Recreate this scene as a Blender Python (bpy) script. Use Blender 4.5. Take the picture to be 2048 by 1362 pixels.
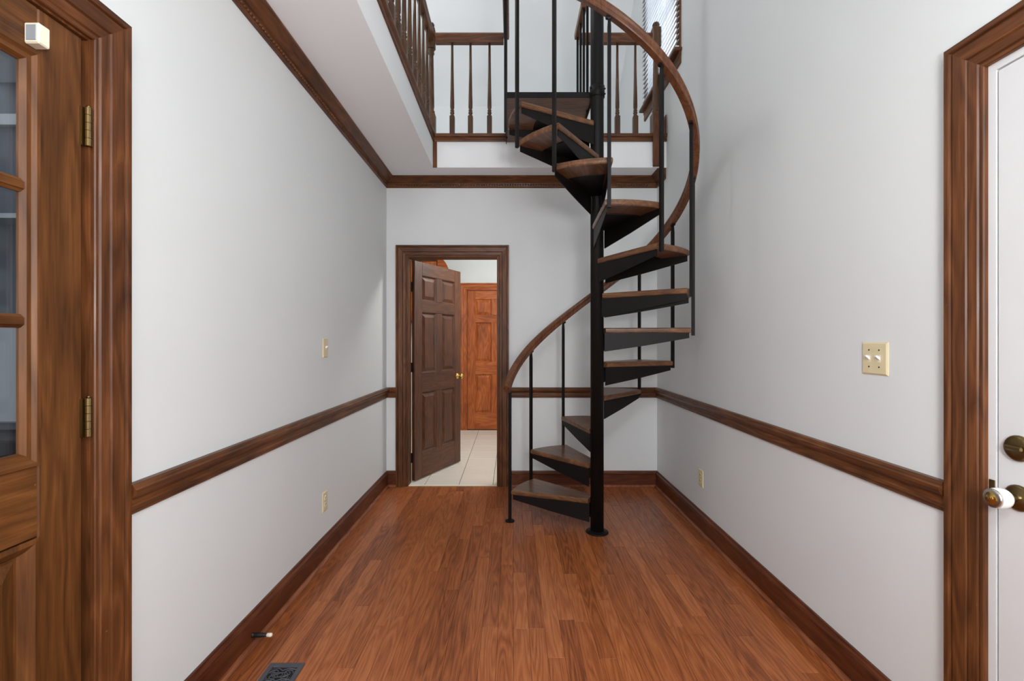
import bpy, math, random
from mathutils import Vector, Matrix
random.seed(7)
PI = math.pi
for o in list(bpy.data.objects): bpy.data.objects.remove(o)
scene = bpy.context.scene
C = scene.collection
R = math.radians

# ------------------------------------------------------------------ camera, light, exposure
F = 925.0                                   # focal length in pixels of the 2048 px wide photograph
CAMZ = 1.30
cam_d = bpy.data.cameras.new('camera'); cam = bpy.data.objects.new('camera', cam_d); C.objects.link(cam)
cam_d.sensor_width = 36.0; cam_d.lens = 36.0*F/2048.0; cam_d.clip_start = .02
cam.location = (0, 0, CAMZ); cam.rotation_euler = (PI/2, 0, 0)
scene.camera = cam
scene.view_settings.view_transform = 'Standard'
scene.view_settings.look = 'None'
scene.view_settings.exposure = 0.17
scene.view_settings.gamma = 1.0
scene.view_settings.use_curve_mapping = False

world = bpy.data.worlds.new('overcast_sky'); scene.world = world; world.use_nodes = True
bgn = world.node_tree.nodes['Background']
bgn.inputs[0].default_value = (.95, .97, 1.0, 1); bgn.inputs[1].default_value = 2.2

def area(name, loc, rot, sx, sy, power, col=(1, 1, 1)):
    l = bpy.data.lights.new(name, 'AREA'); l.shape = 'RECTANGLE'; l.size = sx; l.size_y = sy
    l.energy = power; l.color = col
    o = bpy.data.objects.new(name, l); C.objects.link(o); o.location = loc; o.rotation_euler = rot
    return o
def point(name, loc, power, col=(1, 1, 1), rad=.12):
    l = bpy.data.lights.new(name, 'POINT'); l.energy = power; l.color = col; l.shadow_soft_size = rad
    o = bpy.data.objects.new(name, l); C.objects.link(o); o.location = loc
    return o
# daylight entering through the two windows of the wall behind the camera (facing +Y)
area('daylight_front_window', (.09, -2.12, 1.55), (PI/2, 0, 0), 1.5, 1.3, 8, (.97, .99, 1.0))
area('daylight_upper_window', (.30, -2.12, 4.10), (PI/2, 0, 0), 1.5, 1.5, 14, (1, .99, .99))

# ------------------------------------------------------------------ main dimensions (metres)
XL, XR = -1.12, 1.295                        # side walls
YB = 4.129                                   # back wall face
YF = -2.2                                    # wall behind the camera
ZC = 2.75                                    # lower ceiling
ZU = 5.45                                    # upper ceiling
YE = 3.877                                   # back ledge face of the upper floor
XE = -.662                                   # left ledge face of the upper floor
YK = 5.70                                    # knee wall upstairs
WT = .115

# ------------------------------------------------------------------ materials
def newmat(name):
    m = bpy.data.materials.new(name); m.use_nodes = True
    nt = m.node_tree; b = nt.nodes['Principled BSDF']
    return m, nt, b
def lin(r, g, b):
    f = lambda c: (c/255/12.92) if c/255 <= .04045 else ((c/255+.055)/1.055)**2.4
    return (f(r), f(g), f(b), 1)
def plain(name, col, rough=.5, metal=0, bump=0, bscale=200, coat=0, var=0):
    m, nt, b = newmat(name)
    b.inputs['Base Color'].default_value = col; b.inputs['Roughness'].default_value = rough
    b.inputs['Metallic'].default_value = metal; b.inputs['Coat Weight'].default_value = coat
    tc = nt.nodes.new('ShaderNodeTexCoord')
    if var:
        n = nt.nodes.new('ShaderNodeTexNoise'); n.inputs['Scale'].default_value = 2.3; n.inputs['Detail'].default_value = 5
        nt.links.new(tc.outputs['Object'], n.inputs['Vector'])
        r = nt.nodes.new('ShaderNodeValToRGB')
        r.color_ramp.elements[0].position = .3; r.color_ramp.elements[1].position = .7
        r.color_ramp.elements[0].color = tuple(c*(1-var) for c in col[:3])+(1,)
        r.color_ramp.elements[1].color = tuple(min(1, c*(1+var)) for c in col[:3])+(1,)
        nt.links.new(n.outputs['Fac'], r.inputs['Fac']); nt.links.new(r.outputs['Color'], b.inputs['Base Color'])
    if bump:
        n = nt.nodes.new('ShaderNodeTexNoise'); n.inputs['Scale'].default_value = bscale; n.inputs['Detail'].default_value = 3
        nt.links.new(tc.outputs['Object'], n.inputs['Vector'])
        bp = nt.nodes.new('ShaderNodeBump'); bp.inputs['Strength'].default_value = bump; bp.inputs['Distance'].default_value = .002
        nt.links.new(n.outputs['Fac'], bp.inputs['Height']); nt.links.new(bp.outputs['Normal'], b.inputs['Normal'])
    return m
def wood(name, dark, mid, light, axis='z', rough=.42, coat=.06, scale=1.0, rings=9.0, rand=0.0, blotch=.35, scratch=0.0, along=.16, ring=.5):
    m, nt, b = newmat(name); N = nt.nodes; L = nt.links
    tc = N.new('ShaderNodeTexCoord'); oi = N.new('ShaderNodeObjectInfo')
    mul = N.new('ShaderNodeVectorMath'); mul.operation = 'SCALE'; mul.inputs[0].default_value = (31.7, 17.3, 23.1)
    L.new(oi.outputs['Random'], mul.inputs['Scale'])
    add = N.new('ShaderNodeVectorMath'); add.operation = 'ADD'
    L.new(tc.outputs['Object'], add.inputs[0]); L.new(mul.outputs[0], add.inputs[1])
    mp = N.new('ShaderNodeMapping'); s = [scale]*3; s['xyz'.index(axis)] = scale*along
    mp.inputs['Scale'].default_value = s; L.new(add.outputs[0], mp.inputs['Vector'])
    a = N.new('ShaderNodeTexNoise'); a.inputs['Scale'].default_value = 9; a.inputs['Detail'].default_value = 2; a.inputs['Roughness'].default_value = .45
    L.new(mp.outputs[0], a.inputs['Vector'])
    m1 = N.new('ShaderNodeMath'); m1.operation = 'MULTIPLY'; m1.inputs[1].default_value = rings; L.new(a.outputs['Fac'], m1.inputs[0])
    pp = N.new('ShaderNodeMath'); pp.operation = 'PINGPONG'; pp.inputs[1].default_value = .5; L.new(m1.outputs[0], pp.inputs[0])
    mp2 = N.new('ShaderNodeMapping'); s2 = [scale]*3; s2['xyz'.index(axis)] = scale*.035
    mp2.inputs['Scale'].default_value = s2; L.new(add.outputs[0], mp2.inputs['Vector'])
    fb = N.new('ShaderNodeTexNoise'); fb.inputs['Scale'].default_value = 210; fb.inputs['Detail'].default_value = 3
    L.new(mp2.outputs[0], fb.inputs['Vector'])
    bl = N.new('ShaderNodeTexNoise'); bl.inputs['Scale'].default_value = 3.2; bl.inputs['Detail'].default_value = 4
    mp3 = N.new('ShaderNodeMapping'); s3 = [1.6]*3; s3['xyz'.index(axis)] = .7; mp3.inputs['Scale'].default_value = s3
    L.new(add.outputs[0], mp3.inputs['Vector']); L.new(mp3.outputs[0], bl.inputs['Vector'])
    def mad(src, k, c):
        n = N.new('ShaderNodeMath'); n.operation = 'MULTIPLY_ADD'; n.inputs[1].default_value = k; n.inputs[2].default_value = c
        L.new(src, n.inputs[0]); return n.outputs[0]
    def plus(x, y):
        n = N.new('ShaderNodeMath'); n.operation = 'ADD'; L.new(x, n.inputs[0]); L.new(y, n.inputs[1]); return n.outputs[0]
    v = plus(plus(mad(pp.outputs[0], ring, .26-ring*.25), mad(fb.outputs['Fac'], .55, -.05)), mad(bl.outputs['Fac'], blotch*2, -blotch))
    if rand: v = plus(v, mad(oi.outputs['Random'], rand, -rand*.5))
    r = N.new('ShaderNodeValToRGB'); e = r.color_ramp.elements
    e[0].position = .12; e[0].color = dark; e[1].position = .88; e[1].color = light
    q = e.new(.5); q.color = mid
    L.new(v, r.inputs['Fac'])
    colout = r.outputs['Color']
    if scratch:
        sn = N.new('ShaderNodeTexNoise'); sn.inputs['Scale'].default_value = 34; sn.inputs['Detail'].default_value = 4; sn.inputs['Roughness'].default_value = .7
        L.new(add.outputs[0], sn.inputs['Vector'])
        sr = N.new('ShaderNodeValToRGB'); sr.color_ramp.elements[0].position = .735; sr.color_ramp.elements[1].position = .75
        L.new(sn.outputs['Fac'], sr.inputs['Fac'])
        mx = N.new('ShaderNodeMix'); mx.data_type = 'RGBA'; mx.inputs[7].default_value = lin(190, 160, 125)
        k = N.new('ShaderNodeMath'); k.operation = 'MULTIPLY'; k.inputs[1].default_value = scratch; L.new(sr.outputs['Color'], k.inputs[0])
        L.new(k.outputs[0], mx.inputs[0]); L.new(colout, mx.inputs[6]); colout = mx.outputs[2]
    L.new(colout, b.inputs['Base Color'])
    b.inputs['Specular IOR Level'].default_value = .32
    b.inputs['Roughness'].default_value = rough; b.inputs['Coat Weight'].default_value = coat; b.inputs['Coat Roughness'].default_value = .16
    bp = N.new('ShaderNodeBump'); bp.inputs['Strength'].default_value = .12; bp.inputs['Distance'].default_value = .001
    L.new(fb.outputs['Fac'], bp.inputs['Height']); L.new(bp.outputs['Normal'], b.inputs['Normal'])
    return m
M = {}
M['wall'] = plain('wall_paint', lin(222, 226, 227), .6, bump=.05, bscale=260, var=.012)
M['ceil'] = plain('ceiling_paint', lin(240, 243, 245), .7, bump=.04, bscale=200)
TR = (lin(52, 27, 11), lin(92, 53, 26), lin(128, 79, 43))
for ax in 'xyz': M['trim_'+ax] = wood('stained_trim_'+ax, *TR, axis=ax, scratch=.55)
BR = (lin(54, 22, 10), lin(90, 44, 22), lin(118, 66, 38))
for ax in 'xy': M['base_'+ax] = wood('baseboard_wood_'+ax, *BR, axis=ax, scratch=.4)
for ax in 'xyz': M['door_'+ax] = wood('stained_door_'+ax, lin(56, 30, 12), lin(95, 57, 25), lin(128, 82, 42), axis=ax, blotch=.3, scratch=.3)
for ax in 'xz': M['dark_door_'+ax] = wood('walnut_door_'+ax, lin(46, 23, 12), lin(82, 46, 26), lin(112, 68, 41), axis=ax, blotch=.3, rough=.36, coat=.12)
for ax in 'xz': M['pine_'+ax] = wood('orange_pine_'+ax, lin(112, 52, 18), lin(170, 88, 38), lin(206, 122, 66), axis=ax, blotch=.35)
M['floor'] = wood('oak_strip_floor', lin(98, 48, 22), lin(154, 86, 45), lin(184, 114, 69), axis='y', rough=.36, coat=.12, rings=13, rand=.28, blotch=.12, scale=1.5, along=.08, ring=.62)
M['bal'] = wood('shaded_baluster_wood', lin(44, 27, 16), lin(80, 54, 35), lin(108, 78, 53), axis='z')  # trim wood darkened, the backlit look put into its colour
M['shoe'] = wood('shoe_moulding_wood', lin(84, 42, 24), lin(130, 74, 46), lin(160, 102, 68), axis='y')
M['tread'] = wood('oak_tread', lin(56, 36, 23), lin(104, 70, 46), lin(142, 100, 68), axis='x', rough=.36, coat=.15)
M['rail'] = wood('oak_handrail', lin(60, 33, 21), lin(104, 64, 42), lin(138, 92, 62), axis='z', rough=.34, blotch=.2)
M['iron'] = plain('black_painted_steel', lin(17, 14, 13), .5, .0, bump=.05, bscale=120, var=.1)
M['iron'].node_tree.nodes['Principled BSDF'].inputs['Specular IOR Level'].default_value = .22
M['white'] = plain('white_gloss_paint', lin(216, 218, 220), .4, bump=.04, bscale=60, var=.02)
M['almond'] = plain('almond_plastic', lin(220, 207, 170), .4)
M['cream'] = plain('cream_plastic', lin(232, 226, 206), .4)
M['grey_plastic'] = plain('grey_plastic', lin(150, 155, 160), .35)
M['black'] = plain('black_rubber', lin(18, 18, 20), .5)
M['dark'] = plain('dark_slot', lin(22, 20, 18), .8)
M['brass'] = plain('aged_brass', lin(126, 106, 70), .32, 1, var=.25)
M['bright_brass'] = plain('polished_brass', lin(214, 176, 96), .16, 1)
M['chrome'] = plain('polished_chrome', lin(215, 212, 205), .1, 1)
M['porcelain'] = plain('white_porcelain', lin(236, 236, 236), .12, coat=.5)
M['vent'] = plain('black_cast_iron', lin(78, 80, 86), .45, .2, bump=.1, bscale=90)
M['tile'] = plain('cream_ceramic_tile', lin(238, 230, 217), .22, var=.03)
M['grout'] = plain('grey_grout', lin(140, 134, 124), .9)
M['carpet'] = plain('beige_carpet', lin(196, 188, 176), .95, bump=.3, bscale=300)
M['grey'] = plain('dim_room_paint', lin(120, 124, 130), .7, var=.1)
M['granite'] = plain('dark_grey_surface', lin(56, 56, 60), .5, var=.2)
def glass_mat():
    m, nt, b = newmat('window_glass'); N = nt.nodes; L = nt.links
    t = N.new('ShaderNodeBsdfTransparent'); t.inputs[0].default_value = (.86, .89, .92, 1)
    g = N.new('ShaderNodeBsdfGlossy'); g.inputs['Roughness'].default_value = .06
    mx = N.new('ShaderNodeMixShader'); mx.inputs[0].default_value = .07; L.new(t.outputs[0], mx.inputs[1]); L.new(g.outputs[0], mx.inputs[2])
    L.new(mx.outputs[0], N['Material Output'].inputs[0]); return m
M['glass'] = glass_mat()
def slat_mat():
    m, nt, b = newmat('white_blind_slat'); N = nt.nodes; L = nt.links
    d = N.new('ShaderNodeBsdfDiffuse'); d.inputs[0].default_value = (.85, .86, .88, 1)
    t = N.new('ShaderNodeBsdfTranslucent'); t.inputs[0].default_value = (.9, .92, .95, 1)
    mx = N.new('ShaderNodeMixShader'); mx.inputs[0].default_value = .18
    L.new(d.outputs[0], mx.inputs[1]); L.new(t.outputs[0], mx.inputs[2]); L.new(mx.outputs[0], N['Material Output'].inputs[0]); return m
M['slat'] = slat_mat()
def lamp_mat(name, col, s):
    m, nt, b = newmat(name); b.inputs['Base Color'].default_value = (.9, .9, .9, 1)
    b.inputs['Emission Color'].default_value = col; b.inputs['Emission Strength'].default_value = s; return m
M['lampglass'] = lamp_mat('lit_opal_glass', (1, .97, .92, 1), 6)

# ------------------------------------------------------------------ mesh helpers
class MB:
    def __init__(s): s.v = []; s.f = []; s.smooth = []
    def add(s, vs, fs, sm=False):
        n = len(s.v); s.v += [tuple(p) for p in vs]; s.f += [tuple(i+n for i in f) for f in fs]; s.smooth += [sm]*len(fs); return s
    def box(s, x0, x1, y0, y1, z0, z1):
        v = [(x0,y0,z0),(x1,y0,z0),(x1,y1,z0),(x0,y1,z0),(x0,y0,z1),(x1,y0,z1),(x1,y1,z1),(x0,y1,z1)]
        return s.add(v, [(0,3,2,1),(4,5,6,7),(0,1,5,4),(1,2,6,5),(2,3,7,6),(3,0,4,7)])
    def cbox(s, x0, x1, y0, y1, z0, z1, c=.003):
        # box with chamfered edges
        c = min(c, (x1-x0)/2.01, (y1-y0)/2.01, (z1-z0)/2.01)
        v = []
        for X, sx in ((x0,1),(x1,-1)):
            for Y, sy in ((y0,1),(y1,-1)):
                for Z, sz in ((z0,1),(z1,-1)):
                    v += [(X, Y+sy*c, Z+sz*c), (X+sx*c, Y, Z+sz*c), (X+sx*c, Y+sy*c, Z)]
        i = lambda a, b, d, k: ((a*2+b)*2+d)*3+k
        f = []
        f.append((i(0,0,0,0), i(0,0,1,0), i(0,1,1,0), i(0,1,0,0))); f.append((i(1,0,0,0), i(1,1,0,0), i(1,1,1,0), i(1,0,1,0)))
        f.append((i(0,0,0,1), i(1,0,0,1), i(1,0,1,1), i(0,0,1,1))); f.append((i(0,1,0,1), i(0,1,1,1), i(1,1,1,1), i(1,1,0,1)))
        f.append((i(0,0,0,2), i(0,1,0,2), i(1,1,0,2), i(1,0,0,2))); f.append((i(0,0,1,2), i(1,0,1,2), i(1,1,1,2), i(0,1,1,2)))
        for a in (0,1):
            for b in (0,1):
                f.append((i(a,b,0,0), i(a,b,0,1), i(a,b,1,1), i(a,b,1,0)))
                f.append((i(a,0,b,0), i(a,0,b,2), i(a,1,b,2), i(a,1,b,0)))
                f.append((i(0,a,b,1), i(0,a,b,2), i(1,a,b,2), i(1,a,b,1)))
                for d in (0,1): f.append((i(a,b,d,0), i(a,b,d,1), i(a,b,d,2)))
        return s.add(v, f)
    def loft(s, rings, close=True, cap=True, sm=False):
        n = len(rings[0]); v = [p for r in rings for p in r]; f = []
        for k in range(len(rings)-1):
            for j in range(n if close else n-1):
                j2 = (j+1) % n; f.append((k*n+j, k*n+j2, (k+1)*n+j2, (k+1)*n+j))
        s.add(v, f, sm)
        if cap:
            m = len(s.v)-len(v); e = (len(rings)-1)*n
            s.f.append(tuple(m+j for j in range(n))[::-1]); s.f.append(tuple(m+e+j for j in range(n))); s.smooth += [False, False]
        return s
    def tube(s, a, b, r, n=12, r2=None, sm=True, cap=True):
        a, b = Vector(a), Vector(b); r2 = r if r2 is None else r2
        d = (b-a).normalized(); u = d.orthogonal().normalized(); w = d.cross(u)
        ring = lambda p, q: [p+(u*math.cos(2*PI*k/n)+w*math.sin(2*PI*k/n))*q for k in range(n)]
        return s.loft([ring(a, r), ring(b, r2)], cap=cap, sm=sm)
    def lathe(s, prof, o=(0,0,0), axis=(0,0,1), n=16, sm=True):
        o = Vector(o); d = Vector(axis).normalized(); u = d.orthogonal().normalized(); w = d.cross(u)
        return s.loft([[o+d*h+(u*math.cos(2*PI*k/n)+w*math.sin(2*PI*k/n))*max(r, 1e-4) for k in range(n)] for r, h in prof], sm=sm)
    def path(s, pts, r, n=8):
        pts = [Vector(p) for p in pts]; rings = []; u = None
        for i, p in enumerate(pts):
            d = (pts[min(i+1, len(pts)-1)]-pts[max(i-1, 0)]).normalized()
            if u is None: u = d.orthogonal().normalized()
            u = (u-d*u.dot(d)).normalized(); w = d.cross(u)
            rings.append([p+(u*math.cos(2*PI*k/n)+w*math.sin(2*PI*k/n))*r for k in range(n)])
        return s.loft(rings, sm=True)
    def run(s, prof, A, B, out, up, mA=(0,0), mB=(0,0)):
        # moulding: prof = [(d, w)], swept A->B; ends shifted along the run by m[0]*d + m[1]*w
        A, B, out, up = map(Vector, (A, B, out, up)); t = (B-A).normalized()
        ra = [A+out*d+up*w+t*(mA[0]*d+mA[1]*w) for d, w in prof]
        rb = [B+out*d+up*w+t*(mB[0]*d+mB[1]*w) for d, w in prof]
        return s.loft([ra, rb])
    def mesh(s, name):
        me = bpy.data.meshes.new(name); me.from_pydata(s.v, [], s.f)
        me.polygons.foreach_set('use_smooth', s.smooth)
        import bmesh
        bm = bmesh.new(); bm.from_mesh(me); bmesh.ops.recalc_face_normals(bm, faces=bm.faces); bm.to_mesh(me); bm.free()
        me.update(); return me
    def build(s, name, mat, parent=None, loc=None, rot=None):
        me = s.mesh(name); me.materials.append(M[mat]); return put(name, me, parent, loc, rot)
def put(name, me, parent=None, loc=None, rot=None):
    o = bpy.data.objects.new(name, me); C.objects.link(o)
    if parent: o.parent = parent
    if loc: o.location = loc
    if rot: o.rotation_euler = rot
    return o
def empty(name, loc=(0,0,0), rz=0):
    o = bpy.data.objects.new(name, None); C.objects.link(o); o.location = loc; o.rotation_euler = (0,0,rz); o.empty_display_size = .05; return o
def tag(o, label, cat, group=None, kind=None):
    o['label'] = label; o['category'] = cat
    if group: o['group'] = group
    if kind: o['kind'] = kind
    return o
def struct(o, label, cat): return tag(o, label, cat, kind='structure')
def wall_rects(a0, a1, z0, z1, holes):
    # rectangles covering [a0,a1]x[z0,z1] minus holes
    out = []; xs = sorted({a0, a1, *[h[0] for h in holes], *[h[1] for h in holes]})
    for x0, x1 in zip(xs, xs[1:]):
        zs = [(z0, z1)]
        for h in holes:
            if h[0] < x1-1e-6 and h[1] > x0+1e-6:
                n = []
                for q0, q1 in zs:
                    if h[2] > q0: n.append((q0, min(q1, h[2])))
                    if h[3] < q1: n.append((max(q0, h[3]), q1))
                zs = [q for q in n if q[1]-q[0] > 1e-6]
        out += [(x0, x1, q0, q1) for q0, q1 in zs]
    return out

# ------------------------------------------------------------------ room shell
D1 = (.395, 1.235, 2.105)                    # left door opening: y0, y1, top
D3 = (.395, 1.2636, 2.05)                    # right door opening
DB = (-.935, -.125, 2.05)                    # back doorway: x0, x1, top
WIN = (3.62, 4.41, 3.54, 5.00)               # upstairs window in the right wall
b = MB()
for a0, a1, z0, z1 in wall_rects(YF, YB+WT, 0, ZC, [(D1[0], D1[1], 0, D1[2])]): b.box(XL-WT, XL, a0, a1, z0, z1)
struct(b.build('wall_left', 'wall'), 'plain white painted wall on the left with brown chair rail', 'wall')
b = MB()
for a0, a1, z0, z1 in wall_rects(YF, YB+WT, 0, ZU, [(D3[0], D3[1], 0, D3[2]), (WIN[0], YB+WT, WIN[2], WIN[3])]): b.box(XR, XR+.15, a0, a1, z0, z1)
for a0, a1, z0, z1 in wall_rects(YB+WT, YK+.1, ZC, ZU, [(YB+WT, WIN[1], WIN[2], WIN[3])]): b.box(XR, XR+.15, a0, a1, z0, z1)
struct(b.build('wall_right', 'wall'), 'tall white painted wall on the right behind the spiral stairs', 'wall')
b = MB()
for a0, a1, z0, z1 in wall_rects(XL, XR, 0, ZC, [(DB[0], DB[1], 0, DB[2])]): b.box(a0, a1, YB, YB+WT, z0, z1)
struct(b.build('wall_back', 'wall'), 'white back wall with the wood framed doorway', 'wall')
FW = [(-.66, .84, .90, 2.20), (-.45, 1.05, 3.35, 4.85)]
b = MB()
for a0, a1, z0, z1 in wall_rects(-2.9, XR+.15, 0, ZU, FW): b.box(a0, a1, YF-.15, YF, z0, z1)
struct(b.build('wall_front', 'wall'), 'white front wall with two windows behind the viewer', 'wall')
for n, (x0, x1, z0, z1) in enumerate(FW):
    w = empty('window_%d' % (n+2), (0, YF-.08, 0))
    f = MB()
    for q in ((x0, x0+.05, z0, z1), (x1-.05, x1, z0, z1), (x0+.05, x1-.05, z0, z0+.05), (x0+.05, x1-.05, z1-.05, z1), ((x0+x1)/2-.02, (x0+x1)/2+.02, z0+.05, z1-.05)):
        f.box(q[0], q[1], -.03, .03, q[2], q[3])
    f.build('window_frame', 'white', w); MB().box(x0+.05, x1-.05, -.004, .004, z0+.05, z1-.05).build('pane', 'glass', w)
    struct(w, ['wide low window in the front wall', 'wide high window in the front wall'][n], 'window')
# upper floor slab: left loft, back loft
b = MB().box(-2.9, XE, YF, YE, ZC, 3.0); struct(b.build('ceiling_left', 'ceil'), 'white lowered ceiling strip along the left wall', 'ceiling')
b = MB().box(-2.9, XR, YE, 6.83, ZC, 3.0); struct(b.build('ceiling_back', 'ceil'), 'white ceiling strip and ledge above the back doorway', 'ceiling')
b = MB().box(-2.9, XR+.15, YF-.15, 4.35, ZU, ZU+.12); struct(b.build('ceiling', 'ceil'), 'flat white ceiling high above the stairwell', 'ceiling')
# knee wall and sloping ceiling upstairs
ZK = CAMZ+468*YK/F
b = MB().box(-2.9, XR, YK, YK+.1, 3.0, ZK); struct(b.build('wall_upstairs', 'wall'), 'low white knee wall upstairs behind the balcony railing', 'wall')
b = MB()
yy = 4.35; prof = [(YK+.1, ZK), (YK, ZK), (yy, ZU), (yy, ZU+.12), (YK+.1, ZK+.12)]
b.loft([[(-2.9, y, z) for y, z in prof], [(XR+.15, y, z) for y, z in prof]])
struct(b.build('ceiling_slope', 'ceil'), 'sloping white ceiling upstairs above the knee wall', 'ceiling')
b = MB().box(-3.0, -2.9, YF, YK+.1, 3.0, ZU); struct(b.build('wall_loft', 'wall'), 'white loft wall far behind the left railing', 'wall')

# ------------------------------------------------------------------ oak strip floor, one object for each strip
floor = struct(MB().box(XL-.1, XR+.1, YF, YB, -.06, -.014).build('floor', 'dark'), 'reddish brown oak strip floor', 'floor')
PW = .0704
def plank(x0, x1, y0, y1):
    c = .0009
    v = [(x0,y0,-.014),(x1,y0,-.014),(x1,y1,-.014),(x0,y1,-.014),(x0,y0,-c),(x1,y0,-c),(x1,y1,-c),(x0,y1,-c),(x0+c,y0+c,0),(x1-c,y0+c,0),(x1-c,y1-c,0),(x0+c,y1-c,0)]
    f = [(0,3,2,1),(0,1,5,4),(1,2,6,5),(2,3,7,6),(3,0,4,7),(4,5,9,8),(5,6,10,9),(6,7,11,10),(7,4,8,11),(8,9,10,11)]
    MB().add(v, f).build('plank', 'floor', floor)
x = XL
while x < XR-.005:
    x1 = min(x+PW, XR); y = YF+random.uniform(-.9, 0)
    while y < YB:
        ln = random.choice([.45, .6, .75, .95, 1.2, 1.5])*random.uniform(.85, 1.15)
        y1 = y+ln
        if y1 > YB-.12: y1 = YB
        a, c = max(y, YF), min(y1, YB)
        if c-a > .02: plank(x+.0003, x1-.0003, a+.0003, c-.0003)
        y = y1
    x = x1

# ------------------------------------------------------------------ mouldings
CAS = [(0,0),(.009,0),(.012,.003),(.012,.010),(.008,.0125),(.008,.0145),(.013,.0185),(.0155,.0400),(.0115,.0416),(.0115,.0432),(.0175,.0470),(.0205,.0815),(.0155,.0842),(.0155,.0862),(.0230,.0890),(.0245,.0920),(.0245,.104),(0,.104)]
BASE = [(0,0),(.016,0),(.016,.100),(.013,.104),(.019,.108),(.020,.118),(.016,.124),(.011,.130),(.009,.139),(0,.139)]
SHOE = [(.016,0),(.034,0),(.034,.007),(.030,.014),(.024,.018),(.016,.019)]
CHAIR = [(0,0),(.008,0),(.011,.004),(.011,.012),(.017,.018),(.017,.026),(.015,.030),(.015,.044),(.022,.052),(.028,.058),(.033,.066),(.034,.076),(.028,.080),(.026,.086),(.020,.092),(0,.092)]
CROWN = [(0,0),(.012,0),(.016,.005),(.016,.011),(.010,.013),(.015,.039),(.024,.042),(.024,.047),(.032,.053),(.046,.065),(.058,.073),(.066,.075),(.072,.081),(.072,.090),(0,.090)]   # d away from the wall, w up from the lower edge
X_, Y_, Z_ = Vector((1,0,0)), Vector((0,1,0)), Vector((0,0,1))
e1, e3 = D1[1]+.104, D3[1]+.104              # far outer edges of the two near door casings
d0 = D1[0]-.104
trim_n = [0]
def trim(mb, mat, label, cat='trim', name=None):
    trim_n[0] += 1
    return struct(mb.build(name or 'trim_%d' % trim_n[0], mat), label, cat)
cbx0, cbx1 = DB[0]-.104+.006, DB[1]+.104-.006   # outer edges of the back casing
# baseboards (each with its shoe moulding as a part)
for nm, segs, out, mat, lab in (
    ('baseboard_left', [((XL, e1), (XL, YB), (0,0), (-1,0)), ((XL, YF), (XL, d0), (0,0), (0,0))], X_, 'base_y', 'dark wood baseboard along the left wall'),
    ('baseboard_right', [((XR, e3), (XR, YB), (0,0), (-1,0)), ((XR, YF), (XR, D3[0]-.104), (0,0), (0,0))], -X_, 'base_y', 'dark wood baseboard along the right wall'),
    ('baseboard_back', [((XL, YB), (cbx0, YB), (1,0), (0,0)), ((cbx1, YB), (XR, YB), (0,0), (-1,0))], -Y_, 'base_x', 'dark wood baseboard along the back wall')):
    m1, m2 = MB(), MB()
    for A, Bp, mA, mB in segs:
        m1.run(BASE, (*A, 0), (*Bp, 0), out, Z_, mA, mB); m2.run(SHOE, (*A, 0), (*Bp, 0), out, Z_, mA, mB)
    o = struct(m1.build(nm, mat), lab, 'baseboard'); m2.build('shoe_moulding', 'shoe', o)
ZR = .790
trim(MB().run(CHAIR, (XL, e1, ZR), (XL, YB, ZR), X_, Z_, (0,0), (-1,0)), 'trim_y', 'brown moulded chair rail along the left wall')
trim(MB().run(CHAIR, (XR, e3, ZR), (XR, YB, ZR), -X_, Z_, (0,0), (-1,0)), 'trim_y', 'brown moulded chair rail along the right wall')
trim(MB().run(CHAIR, (XL, YB, ZR), (cbx0, YB, ZR), -Y_, Z_, (1,0), (0,0)), 'trim_x', 'short chair rail between left corner and back doorway')
trim(MB().run(CHAIR, (cbx1, YB, ZR), (XR, YB, ZR), -Y_, Z_, (0,0), (-1,0)), 'trim_x', 'chair rail on the back wall behind the spiral stairs')
# crown: left wall, back wall, short return on the right wall
ZB = ZC-.090
def beads(parent, A, Bp, out, mat):
    A, Bp, out = Vector(A), Vector(Bp), Vector(out); n = int((Bp-A).length/.023); mb = MB()
    for k in range(n):
        p = A+(Bp-A)*((k+.5)/n)+out*.0120+Z_*.026
        mb.lathe([(.0095,-.002),(.0090,.003),(.0055,.007),(.0005,.008)], p, out+Z_*-.2, 8)
    o = mb.build('bead_row', mat, parent); o['kind'] = 'stuff'
o = trim(MB().run(CROWN, (XL, YF, ZB), (XL, YB, ZB), X_, Z_, (0,0), (-1,0)), 'trim_y', 'brown carved crown moulding above the left wall', 'crown moulding')
beads(o, (XL, YF, ZB), (XL, YB-.08, ZB), X_, 'trim_y')
o = trim(MB().run(CROWN, (XL, YB, ZB), (XR, YB, ZB), -Y_, Z_, (1,0), (-1,0)), 'trim_x', 'brown carved crown moulding across the back wall', 'crown moulding')
beads(o, (XL+.08, YB, ZB), (XR-.08, YB, ZB), -Y_, 'trim_x')
trim(MB().run(CROWN, (XR, YE+.012, ZB), (XR, YB, ZB), -X_, Z_, (0,0), (-1,0)), 'trim_y', 'short crown moulding return at the right wall', 'crown moulding')

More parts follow.
